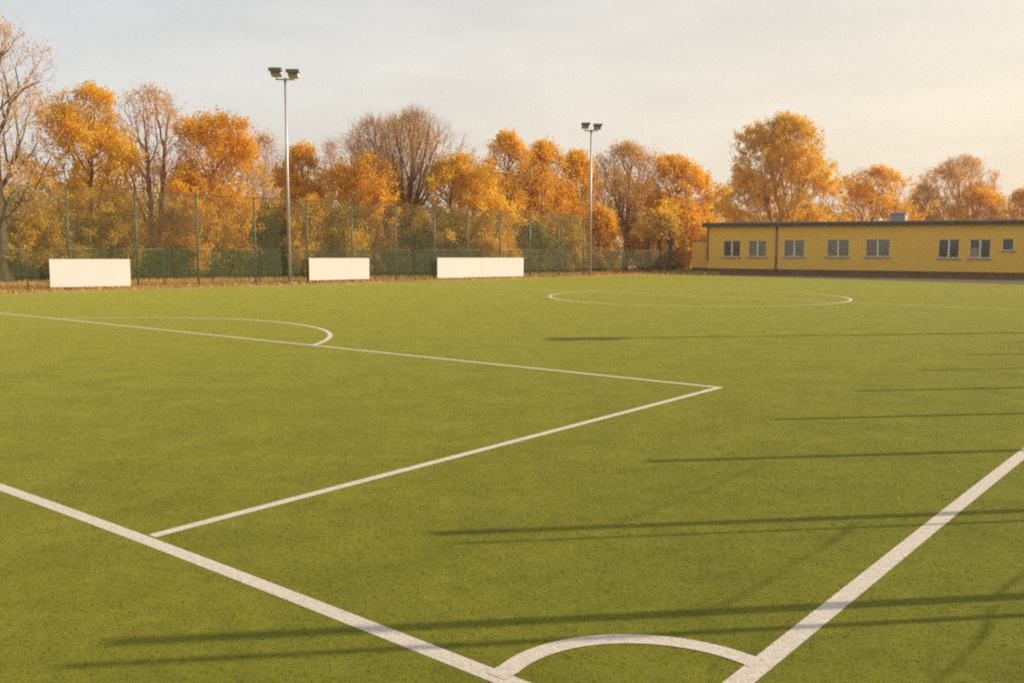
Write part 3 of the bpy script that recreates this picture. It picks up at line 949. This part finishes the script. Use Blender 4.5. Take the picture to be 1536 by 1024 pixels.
# ------------------------------------------------------------------ clubhouse
broot = empty('yellow_building', (*PL, 0), math.atan2(wdir[1], wdir[0]))
tag(broot, 'long low yellow building with flat dark roof and a row of white framed windows', 'building')
def wall_at(px, y):
    """photograph pixel -> (distance along the front wall, height)"""
    r = ray(px, y)
    Mx = np.array([[r[0], -wdir[0]], [r[1], -wdir[1]]])
    t, s = np.linalg.solve(Mx, PL)
    return s, EYE + r[2] * t
WL = np.linalg.norm(PR - PL) + 9
HT = .5 * (wall_at(1060, 342)[1] + wall_at(1530, 335)[1])
DEPTH = 9.0
# local frame: x along wall, -y towards pitch (check handedness)
ly = np.array([-wdir[1], wdir[0]])
assert np.dot(ly, wn) < 0
wins = [(1085, 1110, 361, 385.5, 'dark'), (1123, 1149, 361, 385.5, 'blind'), (1176, 1206, 360, 385.5, 'blind'), (1241, 1273, 359.5, 385.5, 'blind'),
        (1299, 1334, 359, 385.5, 'blind'), (1408, 1438, 359, 387.5, 'dark'), (1455, 1485, 359, 387.5, 'reflection_sheet'), (1504, 1520, 358, 376, 'dark')]
W_ = []
for a, b, yt, yb, k in wins:
    s0, z1 = wall_at(a, yt); s1, z0 = wall_at(b, yb)
    W_.append((s0, s1, z0, z1, k))
PLZ = .28
m = MB(); rv = .14
def fq(x0, x1, z0, z1):
    m.quad((x0, 0, z0), (x1, 0, z0), (x1, 0, z1), (x0, 0, z1))
prev = 0.0
for s0, s1, z0, z1, k in W_:
    fq(prev, s0, PLZ, HT); fq(s0, s1, PLZ, z0); fq(s0, s1, z1, HT)
    m.quad((s0, 0, z0), (s0, rv, z0), (s0, rv, z1), (s0, 0, z1)); m.quad((s1, 0, z1), (s1, rv, z1), (s1, rv, z0), (s1, 0, z0))
    m.quad((s0, 0, z1), (s0, rv, z1), (s1, rv, z1), (s1, 0, z1)); m.quad((s0, rv, z0), (s0, 0, z0), (s1, 0, z0), (s1, rv, z0))
    prev = s1
fq(prev, WL, PLZ, HT)
m.quad((0, DEPTH, PLZ), (0, 0, PLZ), (0, 0, HT), (0, DEPTH, HT)); m.quad((WL, 0, PLZ), (WL, DEPTH, PLZ), (WL, DEPTH, HT), (WL, 0, HT))
m.quad((WL, DEPTH, PLZ), (0, DEPTH, PLZ), (0, DEPTH, HT), (WL, DEPTH, HT))
m.build('wall', M['plaster'], broot)
MB().box((.02, .03, 0), (WL - .02, DEPTH - .03, PLZ - .003)).build('plinth', M['plinth'], broot)
ov = .28
roof = MB().box((-ov, -ov, HT), (WL + ov, DEPTH + ov, HT + .2)).build('roof', M['fascia'], broot)
MB().box((-ov - .03, -ov - .03, HT + .203), (WL + ov + .03, DEPTH + ov + .03, HT + .27)).build('roof_edge', M['cap'], roof)
s0, z0 = wall_at(1317, 331); s1, z1 = wall_at(1339, 319)
MB().box((s0 * 1.03, 2.2, HT + .273), (s0 * 1.03 + (s1 - s0) * 1.06, 3.3, HT + .72)).box((s0 * 1.03 - .05, 2.15, HT + .723), (s0 * 1.03 + (s1 - s0) * 1.06 + .05, 3.35, HT + .79)).build('roof_vent', M['vent'], roof)
for s0, s1, z0, z1, k in W_:
    fw = .04; y0_, y1_ = rv - .075, rv - .01
    f = MB()
    f.box((s0, y0_, z0), (s0 + fw, y1_, z1)).box((s1 - fw, y0_, z0), (s1, y1_, z1))
    f.box((s0 + fw, y0_, z1 - fw), (s1 - fw, y1_, z1)).box((s0 + fw, y0_, z0), (s1 - fw, y1_, z0 + fw * 1.4))
    if s1 - s0 > .9:
        c = (s0 + s1) / 2
        f.box((c - .05, y0_ - .006, z0 + fw * 1.4), (c + .05, y1_, z1 - fw))
        splits = [(s0 + fw, c - .05), (c + .05, s1 - fw)]
    else:
        splits = [(s0 + fw, s1 - fw)]
    wo = f.build('window', M['frame'], broot)
    for a, b in splits:
        MB().quad((a, y1_ - .03, z0 + fw * 1.4), (b, y1_ - .03, z0 + fw * 1.4), (b, y1_ - .03, z1 - fw), (a, y1_ - .03, z1 - fw)).build('pane', M['glass'], wo)
    MB().box((s0 - .1, -.09, z0 - .055), (s1 + .12, -.002, z0 - .003)).box((s0 + .003, -.002, z0 - .002), (s1 - .003, y0_, z0 + .012)).build('sill', M['sill'], wo)
    if k == 'blind':
        MB().quad((s0, rv + .06, z0), (s1, rv + .06, z0), (s1, rv + .06, z1), (s0, rv + .06, z1)).build('blind', M['blind'], wo)
    elif k == 'reflection_sheet':  # added sheet behind the glass, coloured to stand for an orange reflection
        MB().quad((s0, rv + .08, z0), ((s0 + s1) / 2 - .1, rv + .08, z0), ((s0 + s1) / 2 - .1, rv + .08, z0 + (z1 - z0) * .55), (s0, rv + .08, z0 + (z1 - z0) * .55)).build('reflection_sheet', M['reflection_sheet'], wo)
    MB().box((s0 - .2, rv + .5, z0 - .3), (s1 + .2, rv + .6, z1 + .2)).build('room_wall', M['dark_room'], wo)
for px, zt_, zb_ in ((1163.5, HT - .02, 0.02), (1060.5, HT - .02, .75)):
    s = wall_at(px, 380)[0] + .05
    dp = MB().tube([(s, -.07, zb_), (s, -.07, zt_)], [.05, .05], 10)
    for z in (.9, 2.0, 2.9):
        dp.box((s - .07, -.075, z), (s + .07, -.003, z + .04))
    dp.build('downpipe', M['pipe'], broot)
# lower annex at the left end
ax0 = wall_at(1034, 380)[0]; az = wall_at(1045, 362)[1]
am = MB()
x0, x1, y0_, y1_ = ax0, -.004, .5, 5.0
am.box((x0, y0_, 0.0), (x1, y1_, az))
an = am.build('annex', M['plaster'], broot)
MB().box((x0 - .05, y0_ - .05, az + .003), (x1 - .3, y1_ + .05, az + .07)).build('annex_roof', M['cap'], an)
MB().box((x0 - .012, y0_ - .015, .0), (x1 - .003, y0_ - .003, .3)).build('annex_plinth', M['plinth'], an)
